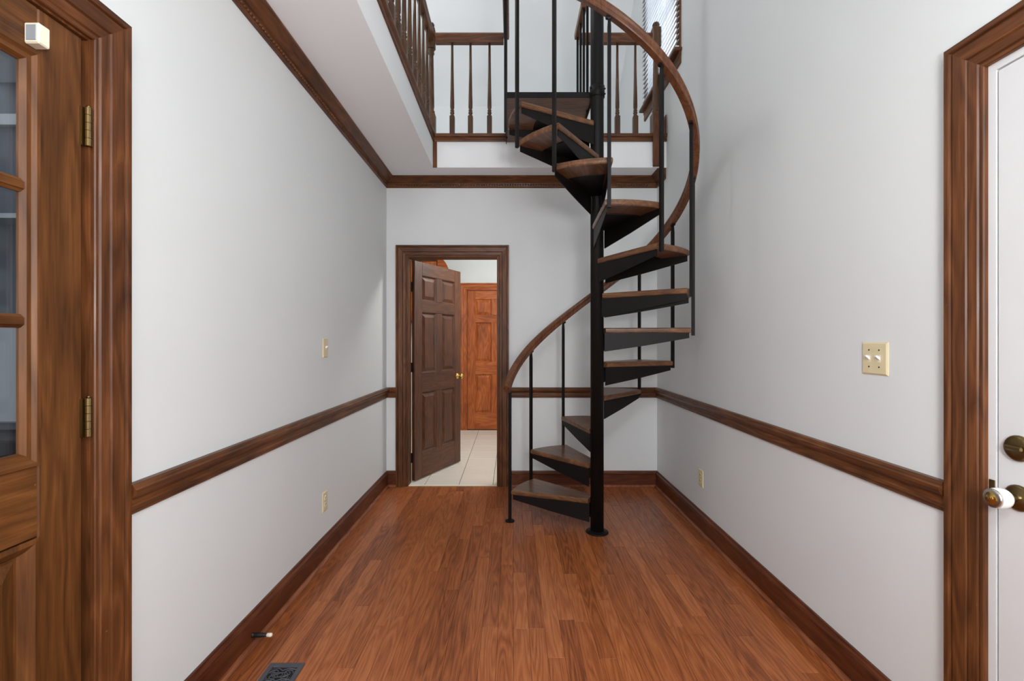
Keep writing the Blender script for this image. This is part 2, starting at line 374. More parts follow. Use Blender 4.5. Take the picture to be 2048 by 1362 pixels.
def casing(name, label, axis, plane, a0, a1, top, out, rev=.006, mats=('trim_z','trim_x'), zb=0, jamb=WT, floor_z=0):
    # three mitred sides around an opening; axis = run direction of the wall
    T = X_ if axis == 'x' else Y_
    P = lambda a, z: (a, plane, z) if axis == 'x' else (plane, a, z)
    o = empty(name)
    MB().run(CAS, P(a0+rev, zb), P(a0+rev, top-rev), out, -T, (0,0), (0,1)).build('side_casing', mats[0], o)
    MB().run(CAS, P(a1-rev, zb), P(a1-rev, top-rev), out, T, (0,0), (0,1)).build('side_casing', mats[0], o)
    MB().run(CAS, P(a0+rev, top-rev), P(a1-rev, top-rev), out, Z_, (0,-1), (0,1)).build('head_casing', mats[1], o)
    return o
def jambs(o, axis, pl0, pl1, a0, a1, top, mats, t=.018):
    for q in ((a0, a0+t, 0, top), (a1-t, a1, 0, top), (a0+t, a1-t, top-t, top)):
        mb = MB()
        if axis == 'x': mb.box(q[0], q[1], pl0, pl1, q[2], q[3])
        else: mb.box(pl0, pl1, q[0], q[1], q[2], q[3])
        mb.build('jamb', mats, o)
o = casing('trim_%d' % 20, '', 'y', XL, D1[0], D1[1], D1[2], X_, mats=('trim_z','trim_y')); jambs(o, 'y', XL-WT, XL, D1[0], D1[1], D1[2], 'trim_z', .012)
struct(o, 'brown wood casing around the glazed door on the left', 'door frame')
o = casing('trim_%d' % 21, '', 'x', YB, DB[0], DB[1], DB[2], -Y_); jambs(o, 'x', YB, YB+WT, DB[0], DB[1], DB[2], 'trim_z', .010)
struct(o, 'brown wood casing around the open back doorway', 'door frame')
o = casing('trim_%d' % 22, '', 'y', XR, D3[0], D3[1], D3[2], -X_, mats=('trim_z','trim_y')); jambs(o, 'y', XR, XR+.15, D3[0], D3[1], D3[2], 'white', .026)
MB().cbox(XR-.0015, XR+.012, D3[1]-.024, D3[1]-.008, .865, .925, .001).build('strike_plate', 'brass', o)
struct(o, 'brown wood casing around the white door on the right', 'door frame')

# ------------------------------------------------------------------ room beyond the back doorway
BX0, BX1, BY1 = -2.0, .95, 6.718
fb = struct(MB().box(BX0, BX1, YB, BY1+.13, -.06, -.010).build('floor_hall', 'grout'), 'cream tiled floor beyond the back doorway', 'floor')
TP = .3075; xs = -.48
tm = {}
y = 4.167-TP
while y < BY1-.01:
    k = -5
    while xs+k*TP < BX1:
        x0, x1 = max(xs+k*TP, BX0), min(xs+(k+1)*TP, BX1); y0, y1 = max(y, YB+.001), min(y+TP, BY1)
        if x1-x0 > .02 and y1-y0 > .01:
            g = .0025; s = (round(x1-x0, 4), round(y1-y0, 4))
            if s not in tm:
                me = MB().cbox(g, s[0]-g, g, s[1]-g, -.010, .0, .0015).mesh('tile'); me.materials.append(M['tile']); tm[s] = me
            put('tile', tm[s], fb, (x0, y0, 0))
        k += 1
    y += TP
HB = [(-.66, .16, 0, 2.035)]
b = MB()
for a0, a1, z0, z1 in wall_rects(BX0-.1, BX1+.1, 0, ZC, HB): b.box(a0, a1, BY1, BY1+.11, z0, z1)
struct(b.build('wall_hall', 'wall'), 'pale wall around the orange door beyond the doorway', 'wall')
struct(MB().box(BX0-.1, BX0, YB+WT, BY1, 0, ZC).build('wall_hall_left', 'wall'), 'side wall of the tiled hall behind the open door', 'wall')
struct(MB().box(BX1, BX1+.1, YB+WT, BY1, 0, ZC).build('wall_hall_right', 'wall'), 'right side wall of the tiled hall', 'wall')
struct(MB().box(BX0, XL, YB+.005, YB+WT, 0, ZC).build('wall_hall_front', 'wall'), 'front wall piece of the tiled hall', 'wall')
o = casing('trim_%d' % 23, '', 'x', BY1, HB[0][0], HB[0][1], HB[0][3], -Y_, mats=('pine_z','pine_x'))
struct(MB().box(-.8, .3, BY1+.112, BY1+.13, -.01, 2.2).build('hall_light_block', 'wall'), 'unseen panel added behind the far orange door to block sky light', 'wall')  # added panel, stops sky light leaking under the far door
jambs(o, 'x', BY1, BY1+.11, HB[0][0], HB[0][1], HB[0][3], 'pine_z', .008)
struct(o, 'orange wood casing around the far six-panel door', 'door frame')
struct(MB().cbox(DB[0]+.010, DB[1]-.010, YB-.004, YB+.026, .0, .005, .002).build('trim_24', 'cream'), 'thin pale threshold strip at the back doorway', 'threshold')

def six_panel_door(name, w, h, t, mz, mx, loc, rz, hinge_side=-1, knob=True, hinges=True, zs=None):
    # local: x from hinge edge (0) to free edge (w), y thickness centred, z up
    r = empty(name, loc, rz); st, mu = .115*w/.8, .10*w/.8
    rails = zs or [(0, .235), (.80, .985), (1.555, 1.665), (h-.125, h)]
    for x0, x1 in ((0, st), (w-st, w)): MB().cbox(x0, x1, -t/2, t/2, 0, h, .003).build('stile', mz, r)
    cx = w/2
    for z0, z1 in rails: MB().cbox(st, w-st, -t/2, t/2, z0, z1, .003).build('rail', mx, r)
    for (a, b0), (c0, d) in zip(rails, rails[1:]):
        MB().cbox(cx-mu/2, cx+mu/2, -t/2, t/2, b0, c0, .003).build('mullion', mz, r)
        for x0, x1 in ((st, cx-mu/2), (cx+mu/2, w-st)):
            mb = MB(); z0, z1 = b0, c0; tt = t/2-.013; q = .045; e = .012
            R_ = lambda i, y: [(x0+i, y, z0+i), (x1-i, y, z0+i), (x1-i, y, z1-i), (x0+i, y, z1-i)]
            # sticking, groove, bevel and raised field on both faces
            mb.loft([R_(0, -t/2+.004), R_(e, -tt+.004), R_(e+.004, -tt+.004), R_(q, -t/2+.003)], cap=False)
            mb.add(R_(q, -t/2+.003), [(0,1,2,3)])
            mb.loft([R_(0, t/2-.004), R_(e, tt-.004), R_(e+.004, tt-.004), R_(q, t/2-.003)], cap=False)
            mb.add(R_(q, t/2-.003), [(0,1,2,3)])
            mb.build('panel', mz, r)
    if hinges:
        for z in (.21, h/2+.03, h-.24):
            MB().tube((-.006, hinge_side*(t/2+.004), z-.045), (-.006, hinge_side*(t/2+.004), z+.045), .0065, 8).box(-.003, .001, hinge_side*t/2-.016, hinge_side*t/2+.016, z-.044, z+.044).build('hinge', 'black' if knob else 'brass', r)
    if knob:
        for s in (-1, 1):
            k = MB().lathe([(.031,0),(.031,.004),(.024,.008),(.011,.012),(.010,.030),(.020,.038),(.027,.048),(.027,.058),(.020,.066),(.001,.069)], (w-.062, s*t/2, .915), (0, s, 0), 16)
            k.build('knob', 'bright_brass', r)
    return r
# open leaf, hinged on the left jamb, swung into the tiled hall
hx, hy = DB[0]+.018, YB+WT+.004
ang = math.atan2(4.95-hy, -.578-hx)
o = six_panel_door('door_2', .785, 2.025, .035, 'dark_door_z', 'dark_door_x', (hx+.010, hy, .010), ang, 1)
struct(o, 'dark brown six-panel wooden door standing open in the doorway', 'door')
o = six_panel_door('door_4', .80, 2.02, .035, 'pine_z', 'pine_x', (-.650, BY1+.03, .006), 0, -1, knob=False)
struct(o, 'bright orange six-panel wooden door closed at the far end', 'door')
# wooden wall cabinet with curved corner, seen above the open leaf
cb = empty('wall_cabinet', (0, 0, 0))
MB().cbox(-1.62, -1.03, 6.40, BY1-.001, 1.55, 2.42, .004).build('body', 'dark_door_z', cb)
mb = MB(); n = 10
arc = [(-.86+.0-.19*(1-math.cos(PI/2*k/n)), 2.16+.30*math.sin(PI/2*k/n)) for k in range(n+1)]
pts = [(-1.03, 2.16)]+arc+[(-1.03, 2.46)]
mb.loft([[(x, 6.385, z) for x, z in pts], [(x, 6.42, z) for x, z in pts]]); mb.build('arched_valance', 'pine_x', cb)
for x0 in (-1.60, -1.315): MB().cbox(x0, x0+.27, 6.38, 6.398, 1.58, 2.39, .004).build('cabinet_door', 'pine_z', cb)
tag(cb, 'orange wooden cabinet with curved valance above the open door', 'cabinet')
# unseen ceiling lamp, added to light the hall
lp = empty('fill_ceiling_lamp', (.25, 4.85, ZC))
MB().lathe([(.14,0),(.14,-.02),(.12,-.03)], n=24).build('lamp_base', 'white', lp)
MB().lathe([(.125,-.03),(.12,-.07),(.09,-.10),(.04,-.115),(.001,-.12)], n=24).build('lamp_shade', 'lampglass', lp)
tag(lp, 'unseen opal ceiling lamp added to light the tiled hall', 'lamp')
point('hall_fill_bulb', (.25, 4.85, ZC-.22), 38, (1, .97, .92), .10)

# ------------------------------------------------------------------ left glazed door
DXF = XL-.004                                # room-side face of the door
g = empty('door_1', (0, 0, 0)); t = .040
ya, yb = D1[0]+.016, 1.209
xa, xb = DXF-t, DXF; ztop = D1[2]-.016
for y0, y1 in ((yb-.112, yb), (ya, ya+.112)): MB().cbox(xa, xb, y0, y1, .008, ztop, .003).build('stile', 'door_z', g)
iy0, iy1 = ya+.112, yb-.112
for z0, z1 in ((ztop-.108, ztop), (.835, 1.005), (.008, .24)): MB().cbox(xa, xb, iy0, iy1, z0, z1, .003).build('rail', 'door_y', g)
gz0, gz1 = 1.005, ztop-.108
BEAD = [(0,0),(.010,0),(.010,.008),(.004,.016),(.004,.026),(-.006,.034),(-.012,.034),(-.012,0)]
o_ = Vector((1,0,0)); bx = xb-.004
mb = MB()
mb.run(BEAD, (bx, iy0, gz0), (bx, iy1, gz0), o_, Z_, (0,1), (0,-1)); mb.build('glazing_bead', 'door_y', g)
MB().run(BEAD, (bx, iy0, gz1), (bx, iy1, gz1), o_, -Z_, (0,1), (0,-1)).build('glazing_bead', 'door_y', g)
MB().run(BEAD, (bx, iy1, gz0), (bx, iy1, gz1), o_, -Y_, (0,1), (0,-1)).build('glazing_bead', 'door_z', g)
MB().run(BEAD, (bx, iy0, gz0), (bx, iy0, gz1), o_, Y_, (0,1), (0,-1)).build('glazing_bead', 'door_z', g)
yc = (iy0+iy1)/2
MUN = [(-.030,-.008),(-.014,-.016),(-.008,-.016),(-.004,-.010),(-.001,-.008),(-.001,.008),(-.004,.010),(-.008,.016),(-.014,.016),(-.030,.008)]
zr = [gz0+.034, 1.345, 1.658, gz1-.034]
for z in zr[1:3]: MB().run(MUN, (xb, iy0+.03, z), (xb, iy1-.03, z), o_, Z_).build('muntin', 'door_y', g)
MB().run(MUN, (xb, yc, gz0+.03), (xb, yc, gz1-.03), o_, Y_).build('muntin', 'door_z', g)
for k in range(3):
    for y0, y1 in ((iy0+.02, yc), (yc, iy1-.02)): MB().box(xb-.024, xb-.020, y0, y1, zr[k]-.01, zr[k+1]+.01).build('pane', 'glass', g)
mb = MB(); z0, z1 = .24, .835
R_ = lambda i, x: [(x, iy0+i, z0+i), (x, iy1-i, z0+i), (x, iy1-i, z1-i), (x, iy0+i, z1-i)]
mb.loft([R_(0, xb+.004), R_(.012, xb+.006), R_(.026, xb-.004), R_(.034, xb-.016), R_(.040, xb-.016), R_(.075, xb-.003)], cap=False); mb.add(R_(.075, xb-.003), [(0,1,2,3)])
mb.add(R_(0, xa+.004), [(0,1,2,3)]); mb.build('panel', 'door_z', g)
for z in (1.861, 1.098, .30):
    h = MB()
    for k in range(5): h.tube((XL+.006, 1.217, z-.050+k*.0203), (XL+.006, 1.217, z-.050+k*.0203+.0192), .0078, 12, sm=False)
    h.box(XL-.004, XL-.001, 1.202, 1.217, z-.050, z+.050)
    h.tube((XL+.006, 1.217, z+.051), (XL+.006, 1.217, z+.056), .005, 8)
    h.build('hinge', 'brass', g)
struct(g, 'brown wooden door with glass panes on the left', 'door')
s = empty('door_sensor', (xb, 1.079, 2.010))
MB().cbox(-.001, .034, -.014, .014, -.024, .024, .003).build('housing', 'cream', s)
MB().cbox(.005, .029, -.0155, -.0135, -.018, .018, .001).build('face_plate', 'grey_plastic', s)
tag(s, 'small cream plastic alarm sensor stuck on the top of the glazed door', 'sensor')
# dim room seen through the panes, its contents invented to suggest the view
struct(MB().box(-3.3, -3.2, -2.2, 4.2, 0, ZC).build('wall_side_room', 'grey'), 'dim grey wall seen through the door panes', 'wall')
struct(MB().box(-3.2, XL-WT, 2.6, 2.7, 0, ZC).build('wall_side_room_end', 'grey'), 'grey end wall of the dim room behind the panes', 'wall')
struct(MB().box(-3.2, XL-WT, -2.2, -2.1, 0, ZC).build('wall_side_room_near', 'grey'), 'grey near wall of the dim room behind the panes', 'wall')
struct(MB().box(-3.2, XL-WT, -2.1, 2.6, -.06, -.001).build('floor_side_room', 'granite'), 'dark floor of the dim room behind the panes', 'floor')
trim(MB().box(-3.2, XL-WT-.02, 2.57, 2.6, 2.50, 2.56), 'white', 'pale horizontal trim high on the dim wall behind the panes')
trim(MB().box(-3.2, XL-WT-.02, 2.45, 2.6, 1.95, 1.975), 'white', 'thin pale ledge on the dim wall behind the middle pane')
trim(MB().cbox(-3.15, -2.2, 2.57, 2.6, .84, 1.40, .01), 'white', 'pale panel in place of the glow seen through the lowest pane')  # glow behind the pane put into a pale panel
trim(MB().cbox(-3.15, -1.9, 2.30, 2.6, .0, .80, .01), 'granite', 'dark low block seen dimly through the lowest pane')  # dark block invented to suggest the view
area('side_room_fill', (-2.2, -1.9, 1.5), (PI/2, 0, 0), 1.0, 1.2, 30, (.95, .98, 1))  # unseen light panel added to brighten the room behind the panes

# ------------------------------------------------------------------ right white door
w = empty('door_3', (0, 0, 0)); ya, yb = D3[0]+.029, D3[1]-.029; x0, x1 = XR+.001, XR+.045; zt = D3[2]-.029
MB().cbox(x0, x1, ya, yb, .006, zt, .003).build('leaf', 'white', w)
ky = 1.182
k = MB().lathe([(.0335,0),(.0335,.004),(.030,.009),(.024,.011),(.014,.012)], (x0, ky, 1.024), (-1,0,0), 24); dbt = k.build('deadbolt', 'brass', w)
MB().cbox(x0-.019, x0-.010, ky-.022, ky+.022, 1.017, 1.031, .004).build('thumb_turn', 'brass', dbt)
k = MB().lathe([(.0335,0),(.0335,.004),(.029,.008),(.016,.011),(.010,.013)], (x0, ky, .897), (-1,0,0), 24); ros = k.build('rosette', 'brass', w)
MB().lathe([(.0105,.010),(.0105,.022),(.013,.024),(.013,.029)], (x0, ky, .897), (-1,0,0), 16).build('knob_neck', 'chrome', ros)
kb = MB().lathe([(.013,.029),(.020,.032),(.0245,.039),(.0262,.050),(.0255,.060),(.0235,.066)], (x0, ky, .897), (-1,0,0), 24).build('knob', 'porcelain', w)
MB().lathe([(.0240,.064),(.0245,.067),(.0235,.070),(.0215,.0715)], (x0, ky, .897), (-1,0,0), 24).build('knob_rim', 'chrome', kb)
MB().lathe([(.0215,.0705),(.016,.0715),(.007,.0725),(.006,.0745),(.0005,.0750)], (x0, ky, .897), (-1,0,0), 24).build('knob_cap', 'bright_brass', kb)
struct(w, 'white painted door with brass deadbolt on the right', 'door')
MB().cbox(x0+.008, x0+.036, yb-.0005, yb+.0012, .84, .955, .001).build('latch_plate', 'brass', w)

# ------------------------------------------------------------------ switches and outlets
def plate(name, loc, rz, wd, ht, label, cat, kind):
    # local: x along wall, y = 0 wall face, -y into the room
    o = empty(name, loc, rz)
    mb = MB(); q = .005
    r = lambda i, y: [(-wd/2+i, y, -ht/2+i), (wd/2-i, y, -ht/2+i), (wd/2-i, y, ht/2-i), (-wd/2+i, y, ht/2-i)]
    mb.loft([r(0, 0), r(0, -.002), r(.006, -.0055)]); mb.build('plate', 'almond', o)
    cs = [0] if wd < .1 else [-.023, .023]
    for c in cs:
        if kind == 'switch':
            MB().box(c-.006, c+.006, -.0060, -.0050, -.013, .013).build('slot', 'cream', o)
            tv = MB().loft([[(c-.0045, -.005, -.006), (c+.0045, -.005, -.006), (c+.0045, -.005, .006), (c-.0045, -.005, .006)],
                            [(c-.0035, -.019, .006), (c+.0035, -.019, .006), (c+.0035, -.018, .0125), (c-.0035, -.018, .0125)]])
            tv.build('toggle', 'porcelain', o)
            for z in (-.030, .030): MB().lathe([(.0030,0),(.0028,.001),(.0005,.0014)], (c, -.0054, z), (0,-1,0), 8).build('screw', 'dark' if wd > .1 else 'almond', o)
        else:
            for z in (-.0195, .0195):
                f = MB().lathe([(.0165,0),(.0165,.0012),(.015,.002)], (c, -.0052, z), (0,-1,0), 18).build('socket', 'almond' if rz < 0 else 'cream', o)
                for dx, hh in ((-.0063, .0045), (.0063, .0036)): MB().box(c+dx-.0012, c+dx+.0012, -.0078, -.0070, z-hh+.003, z+hh+.003).build('slot', 'dark', f)
            MB().lathe([(.0030,0),(.0028,.001),(.0005,.0014)], (c, -.0054, 0), (0,-1,0), 8).build('screw', 'brass', o)
    return tag(o, label, cat)
plate('light_switch', (XL, 2.77, 1.257), PI/2, .072, .117, 'almond single light switch on the left wall', 'light switch', 'switch')
plate('wall_outlet', (XL, 2.763, .340), PI/2, .072, .117, 'pale outlet plate on the left wall below the chair rail', 'outlet', 'outlet')
plate('light_switch', (XR, 1.648, 1.236), -PI/2, .117, .117, 'almond double light switch beside the white door', 'light switch', 'switch')
plate('wall_outlet', (XR, 3.165, .358), -PI/2, .072, .117, 'almond outlet plate low on the right wall', 'outlet', 'outlet')

# ------------------------------------------------------------------ door stop and floor register
ds = empty('door_stop', (XL+.016, 1.968, .047))
MB().lathe([(.011,0),(.011,.003),(.008,.006),(.0095,.010),(.0105,.030),(.0075,.052),(.0045,.062)], axis=(1,0,0), n=12).build('stem', 'black', ds)
MB().lathe([(.0045,.060),(.008,.062),(.0085,.078),(.006,.083),(.0005,.084)], axis=(1,0,0), n=12).build('tip', 'cream', ds)
tag(ds, 'black door stop with white tip on the left baseboard', 'door stop')
vr = empty('floor_register', (-.900, 1.705, 0)); W2, H2 = .070, .154
mb = MB()
for q in ((-W2, -W2+.020, -H2, H2), (W2-.020, W2, -H2, H2), (-W2+.020, W2-.020, -H2, -H2+.024), (-W2+.020, W2-.020, H2-.024, H2)):
    mb.cbox(q[0], q[1], q[2], q[3], .0002, .0050, .001)
mb.build('frame', 'vent', vr)
MB().box(-W2+.019, W2-.019, -H2+.023, H2-.023, .0002, .0012).build('damper', 'dark', vr)
def scroll(cx, cy, sx, sy):
    pts = []
    for k in range(26):
        a = k/25*2.6*PI; r = .019*(1-.72*k/25)
        pts.append((cx+sx*(.0-.0+r*math.cos(a)-.019), cy+sy*(r*math.sin(a)), .0033))
    return pts
gm = MB()
for j in range(5):
    cy = H2-.05-.056*j
    for sx in (1, -1):
        gm.path(scroll(sx*.024+sx*.022, cy-.006, sx, 1), .0022, 6); gm.path(scroll(sx*.024+sx*.022, cy-.03, sx, -1), .0022, 6)
    gm.path([(-.05, cy+.014, .003), (-.02, cy+.020, .0036), (0, cy+.006, .004), (.02, cy+.020, .0036), (.05, cy+.014, .003)], .0024, 6)
    gm.path([(-.010+.020*math.cos(a), cy-.016+.013*math.sin(a), .0035) for a in [2*PI*k/14 for k in range(15)]], .0018, 6)
    gm.path([(.010+.020*math.cos(a), cy-.016+.013*math.sin(a), .0038) for a in [2*PI*k/14 for k in range(15)]], .0018, 6)
gm.build('scroll_grille', 'vent', vr)
tag(vr, 'black cast iron floor register with scroll pattern', 'floor register')

# ------------------------------------------------------------------ spiral staircase
PX, PY, SR, T0, DT, SH = .5776, 3.14, .622, 162.3, 28.526, .2307
NT = 12; RC = .755                            # treads; rail underside above the tread
st = empty('spiral_staircase', (PX, PY, 0))
def pol(r, a, z): return (r*math.cos(R(a)), r*math.sin(R(a)), z)
ZP = 4.20
pole = MB().lathe([(.0445,0),(.0445,ZP),(.040,ZP+.015),(.001,ZP+.02)], n=28).build('centre_pole', 'iron', st)
MB().lathe([(.076,0),(.076,.005),(.070,.008),(.048,.009),(.046,.014)], n=28).build('base_plate', 'iron', pole)
mb = MB().lathe([(.0445,2.945),(.051,2.947),(.051,3.02),(.0445,3.022)], n=28)
for a in (-150, -80, -20, 40):
    mb.lathe([(.006,0),(.006,.006),(.001,.008)], pol(.050, a, 2.965), pol(1, a, 0), 8); mb.lathe([(.006,0),(.006,.006),(.001,.008)], pol(.050, a, 3.0), pol(1, a, 0), 8)
mb.build('collar', 'iron', pole)
# tread board and bracket, local x along the bisector
RT, HA = .606, DT/2+2.2
def plan(i, r_out, r_in=.046, n=9):
    # inset outline
    wi = .050-i; ao = HA-math.degrees(i/r_out)
    pts = [(r_in, -wi)]+[(r_out*math.cos(R(-ao+2*ao*k/n)), r_out*math.sin(R(-ao+2*ao*k/n))) for k in range(n+1)]+[(r_in, wi)]
    return pts
TT = .034
def tread_mesh():
    mb = MB()
    mb.loft([[(x, y, z) for x, y in plan(i, RT-i)] for i, z in ((.006,-TT),(.001,-TT+.006),(0,-TT/2),(.001,-.006),(.006,0))])
    me = mb.mesh('tread'); me.materials.append(M['tread']); return me
def bracket_mesh():
    mb = MB(); th = .005
    for s in (1, -1):
        a = Vector((.040, s*.040, 0)); e = Vector((RT*math.cos(R(HA)), s*RT*math.sin(R(HA)), 0)); d = (e-a).normalized(); nrm = Vector((-d.y, d.x, 0))*s
        e = e-nrm*.012-d*.010; a = a-nrm*.0
        L = [(a, -TT, -TT-.125), (a+(e-a)*.5, -TT, -TT-.083), (e, -TT, -TT-.034)]
        ring = lambda p, zt, zb: [p+Vector((0,0,zt)), p+Vector((0,0,zb)), p-nrm*th+Vector((0,0,zb)), p-nrm*th+Vector((0,0,zt))]
        mb.loft([ring(*q) for q in L])
    pts = plan(.018, RT-.17, .044, 5)
    mb.loft([[(x, y, -TT-.001) for x, y in pts], [(x, y, -TT-.005) for x, y in pts]])
    me = mb.mesh('bracket'); me.materials.append(M['iron']); return me
tme, bme = tread_mesh(), bracket_mesh()
for k in range(NT):
    a = T0-DT*(k+.5)
    o = put('tread', tme, st, (0, 0, SH*(k+1)), (0, 0, R(a)))
    put('bracket', bme, o)
hb = .0095
def bal(mb, r, a, z0, z1, taper=.055):
    c, s_ = math.cos(R(a)), math.sin(R(a)); rd = Vector((c, s_, 0)); tg = Vector((-s_, c, 0)); p = rd*r
    ring = lambda z, q: [p+rd*q+tg*hb*0+tg*0+Vector((0,0,z))+tg*t_ for t_ in ()]
    def sq(z, qr, qt): return [p+rd*(u*qr)+tg*(v*qt)+Vector((0,0,z)) for u, v in ((-1,-1),(1,-1),(1,1),(-1,1))]
    return mb.loft([sq(z0, hb, hb), sq(z1-taper, hb, hb), sq(z1-.012, hb*.75, hb*.75), sq(z1-.006, hb*1.1, hb*1.9), sq(z1+.006, hb*1.1, hb*2.1)])
ZL = 13*SH-.012                               # landing level
for k in range(NT+1):
    a = T0-DT*k; zt = RC+SH*(k+1)
    mb = MB(); bal(mb, SR, a, 0 if k == 0 else SH*k-.052, zt)
    o = mb.build('baluster', 'iron', st)
    if k == 0: MB().lathe([(.034,0),(.034,.005),(.030,.007),(.012,.009)], pol(SR, a, 0), n=20).build('floor_flange', 'iron', o)
# helical handrail: moulded section swept along the balusters
SEC = [(-.020,0),(.020,0),(.023,.006),(.0235,.018),(.020,.023),(.0215,.030),(.025,.038),(.023,.048),(.013,.056),(0,.058),(-.013,.056),(-.023,.048),(-.025,.038),(-.0215,.030),(-.020,.023),(-.0235,.018),(-.023,.006)]
rings = []; a0, a1 = T0+6.5, T0-DT*12-1.5; nst = 130
slope = SH/(R(DT)*SR); nl = math.hypot(1, slope)
for i in range(nst+1):
    a = a0+(a1-a0)*i/nst; z = RC+SH*(1+(T0-a)/DT); rd = Vector(pol(1, a, 0)); tg = Vector((math.sin(R(a)), -math.cos(R(a)), 0))
    upv = (Vector((0,0,1))-tg*slope)/nl
    rings.append([rd*(SR+u)+Vector((0,0,z))+upv*v for u, v in SEC])
mb = MB().loft(rings, sm=False); hr = mb.build('handrail', 'rail', st)
# landing: wooden deck in a steel frame between the pole and the ledge, with two guard rails
lx0, lx1 = -SR-.006, -.030; ly0, ly1 = .008, YE-PY-.022
ld = MB().cbox(lx0+.006, lx1, ly0+.008, ly1, ZL-.030, ZL-.002, .002).build('landing_deck', 'tread', st)
MB().box(lx0+.006, lx1+.03, ly0, ly0+.006, ZL-.034, ZL+.004).box(lx0, lx0+.006, ly0, ly1, ZL-.050, ZL+.004).box(lx1, lx1+.006, ly0+.006, ly1, ZL-.050, ZL+.004).build('landing_frame', 'iron', st)
for gx, gn in ((lx0+.004, 'left'), (lx1-.004, 'right')):
    for k in range(5 if gn == 'left' else 4):
        yy = ly0+.19+k*.165 if gn == 'right' else ly0+.165+k*.15
        if yy < ly1-.01: MB().cbox(gx-.0085, gx+.0085, yy-.0085, yy+.0085, ZL-.045, 3.815, .001).build('guard_baluster', 'iron', st)
    y0 = ly0+.0 if gn == 'left' else .34
    MB().run([(-.020,0),(.020,0),(.024,.02),(.024,.042),(.014,.052),(-.014,.052),(-.024,.042),(-.024,.02)], (gx, y0 if gn == 'right' else -.012, 3.81), (gx, ly1+.006, 3.81), X_, Z_).build('guard_rail', 'rail', st)
tag(st, 'black steel spiral staircase with wooden treads and curved wooden handrail', 'staircase')

# ------------------------------------------------------------------ balcony edge trim and railings upstairs
SILL = [(-.03,2.965),(.012,2.965),(.014,2.975),(.010,2.982),(.010,2.998),(.020,3.006),(.024,3.016),(.022,3.028),(.016,3.031),(-.05,3.031),(-.05,3.0),(-.03,3.0)]
SILL = [(max(d, .0) if z < 3.0 else d, z) for d, z in SILL]
trim(MB().run(SILL, (XE, YF+.01, 0), (XE, YE, 0), X_, Z_, (0,0), (-1,0)), 'trim_y', 'brown nosing along the left balcony edge', 'nosing', 'trim_30')
trim(MB().run(SILL, (XE, YE, 0), (XR, YE, 0), -Y_, Z_, (1,0), (0,0)), 'trim_x', 'brown nosing along the back balcony edge', 'nosing', 'trim_31')
trim(MB().cbox(XE, XE+.034, YE-.010, YE, ZC-.002, 2.965, .001), 'trim_z', 'thin wooden corner strip below the left newel', 'trim', 'trim_32')
bs = trim(MB().run([(0,0),(.016,0),(.016,.12),(.008,.16),(0,.165)], (XR, YE+.001, 3.031), (XR, YK, 3.031), -X_, Z_), 'base_y', 'upstairs baseboard on the right wall behind the newel', 'baseboard', 'baseboard_upstairs')
def baluster_mesh(z0, z1):
    mb = MB(); a = .0205
    mb.cbox(-a, a, -a, a, z0, z0+.155, .0015)
    P = [(.021,.155),(.0145,.168),(.0135,.174),(.0185,.180),(.0185,.187),(.0130,.193),(.0170,.200),(.0170,.206),(.0120,.214),(.0165,.224),(.0175,.240),(.0165,.30),(.0125,.50),(.0095,z1-z0)]
    mb.lathe([(r, z0+h) for r, h in P], n=10)
    me = mb.mesh('baluster'); me.materials.append(M['bal']); return me
RZ0, RZ1 = 3.800, 3.885
bm_ = baluster_mesh(3.031, RZ0+.004)
HR = [(-.022,0),(.022,0),(.026,.014),(.024,.030),(.030,.046),(.030,.066),(.018,.082),(-.018,.082),(-.030,.066),(-.030,.046),(-.024,.030),(-.026,.014)]
def newel(parent, x, y, zb, w=.040):
    o = MB().cbox(x-w, x+w, y-w, y+w, zb, 3.20, .003).lathe([(w*.95,3.20),(w*.72,3.215),(w*.85,3.225),(w*.60,3.24),(w*.72,3.27),(w*.66,3.4),(w*.55,3.66),(w*.52,3.70),(w*.75,3.715),(w*.60,3.73),(w*.8,3.745),(w*.62,3.755)], (x, y, 0), n=16)
    o.cbox(x-w*.92, x+w*.92, y-w*.92, y+w*.92, 3.755, 3.925, .008)
    nw = o.build('newel_post', 'bal', parent)
    MB().lathe([(w*.6,3.925),(w*.45,3.932),(w*.72,3.945),(w*.75,3.955),(w*.6,3.968),(w*.001,3.974)], (x, y, 0), n=16).build('newel_cap', 'bal', nw)
    return nw
ny, nx = YE+.018, XE-.018
r1 = empty('balcony_railing')
y = ny-.20; k = 0
while y > YF+.1:
    put('baluster', bm_, r1, (nx, y, 0)); y -= .156
MB().run(HR, (nx, YF+.002, RZ0), (nx, ny-.035, RZ0), X_, Z_).build('handrail', 'trim_y', r1)
newel(r1, nx, ny, 3.031, .036)
tag(r1, 'long wooden railing with turned balusters along the left balcony', 'railing')
r2 = empty('balcony_railing')
for px in (904.5, 941, 979): put('baluster', bm_, r2, ((px-1024)*(ny)/F, ny, 0))
MB().run(HR, (nx+.037, ny, RZ0), (PX+lx0-.020, ny, RZ0), -Y_, Z_).build('handrail', 'trim_x', r2)
tag(r2, 'short wooden railing of three balusters left of the stair landing', 'railing')
r3 = empty('balcony_railing')
for px in (1198, 1234.6, 1270.6): put('baluster', bm_, r3, ((px-1024)*(ny)/F, ny, 0))
n3 = XR-.084
MB().run(HR, (PX+lx1+.020, ny, RZ0), (n3-.038, ny, RZ0), -Y_, Z_).build('handrail', 'trim_x', r3)
newel(r3, n3, ny-.004, 3.031, .040)
MB().cbox(n3-.041, n3+.041, YE-.046, YE-.026, ZC-.002, 3.20, .003).build('post_face', 'trim_z', r3)
tag(r3, 'short wooden railing ending in a newel post at the right wall', 'railing')

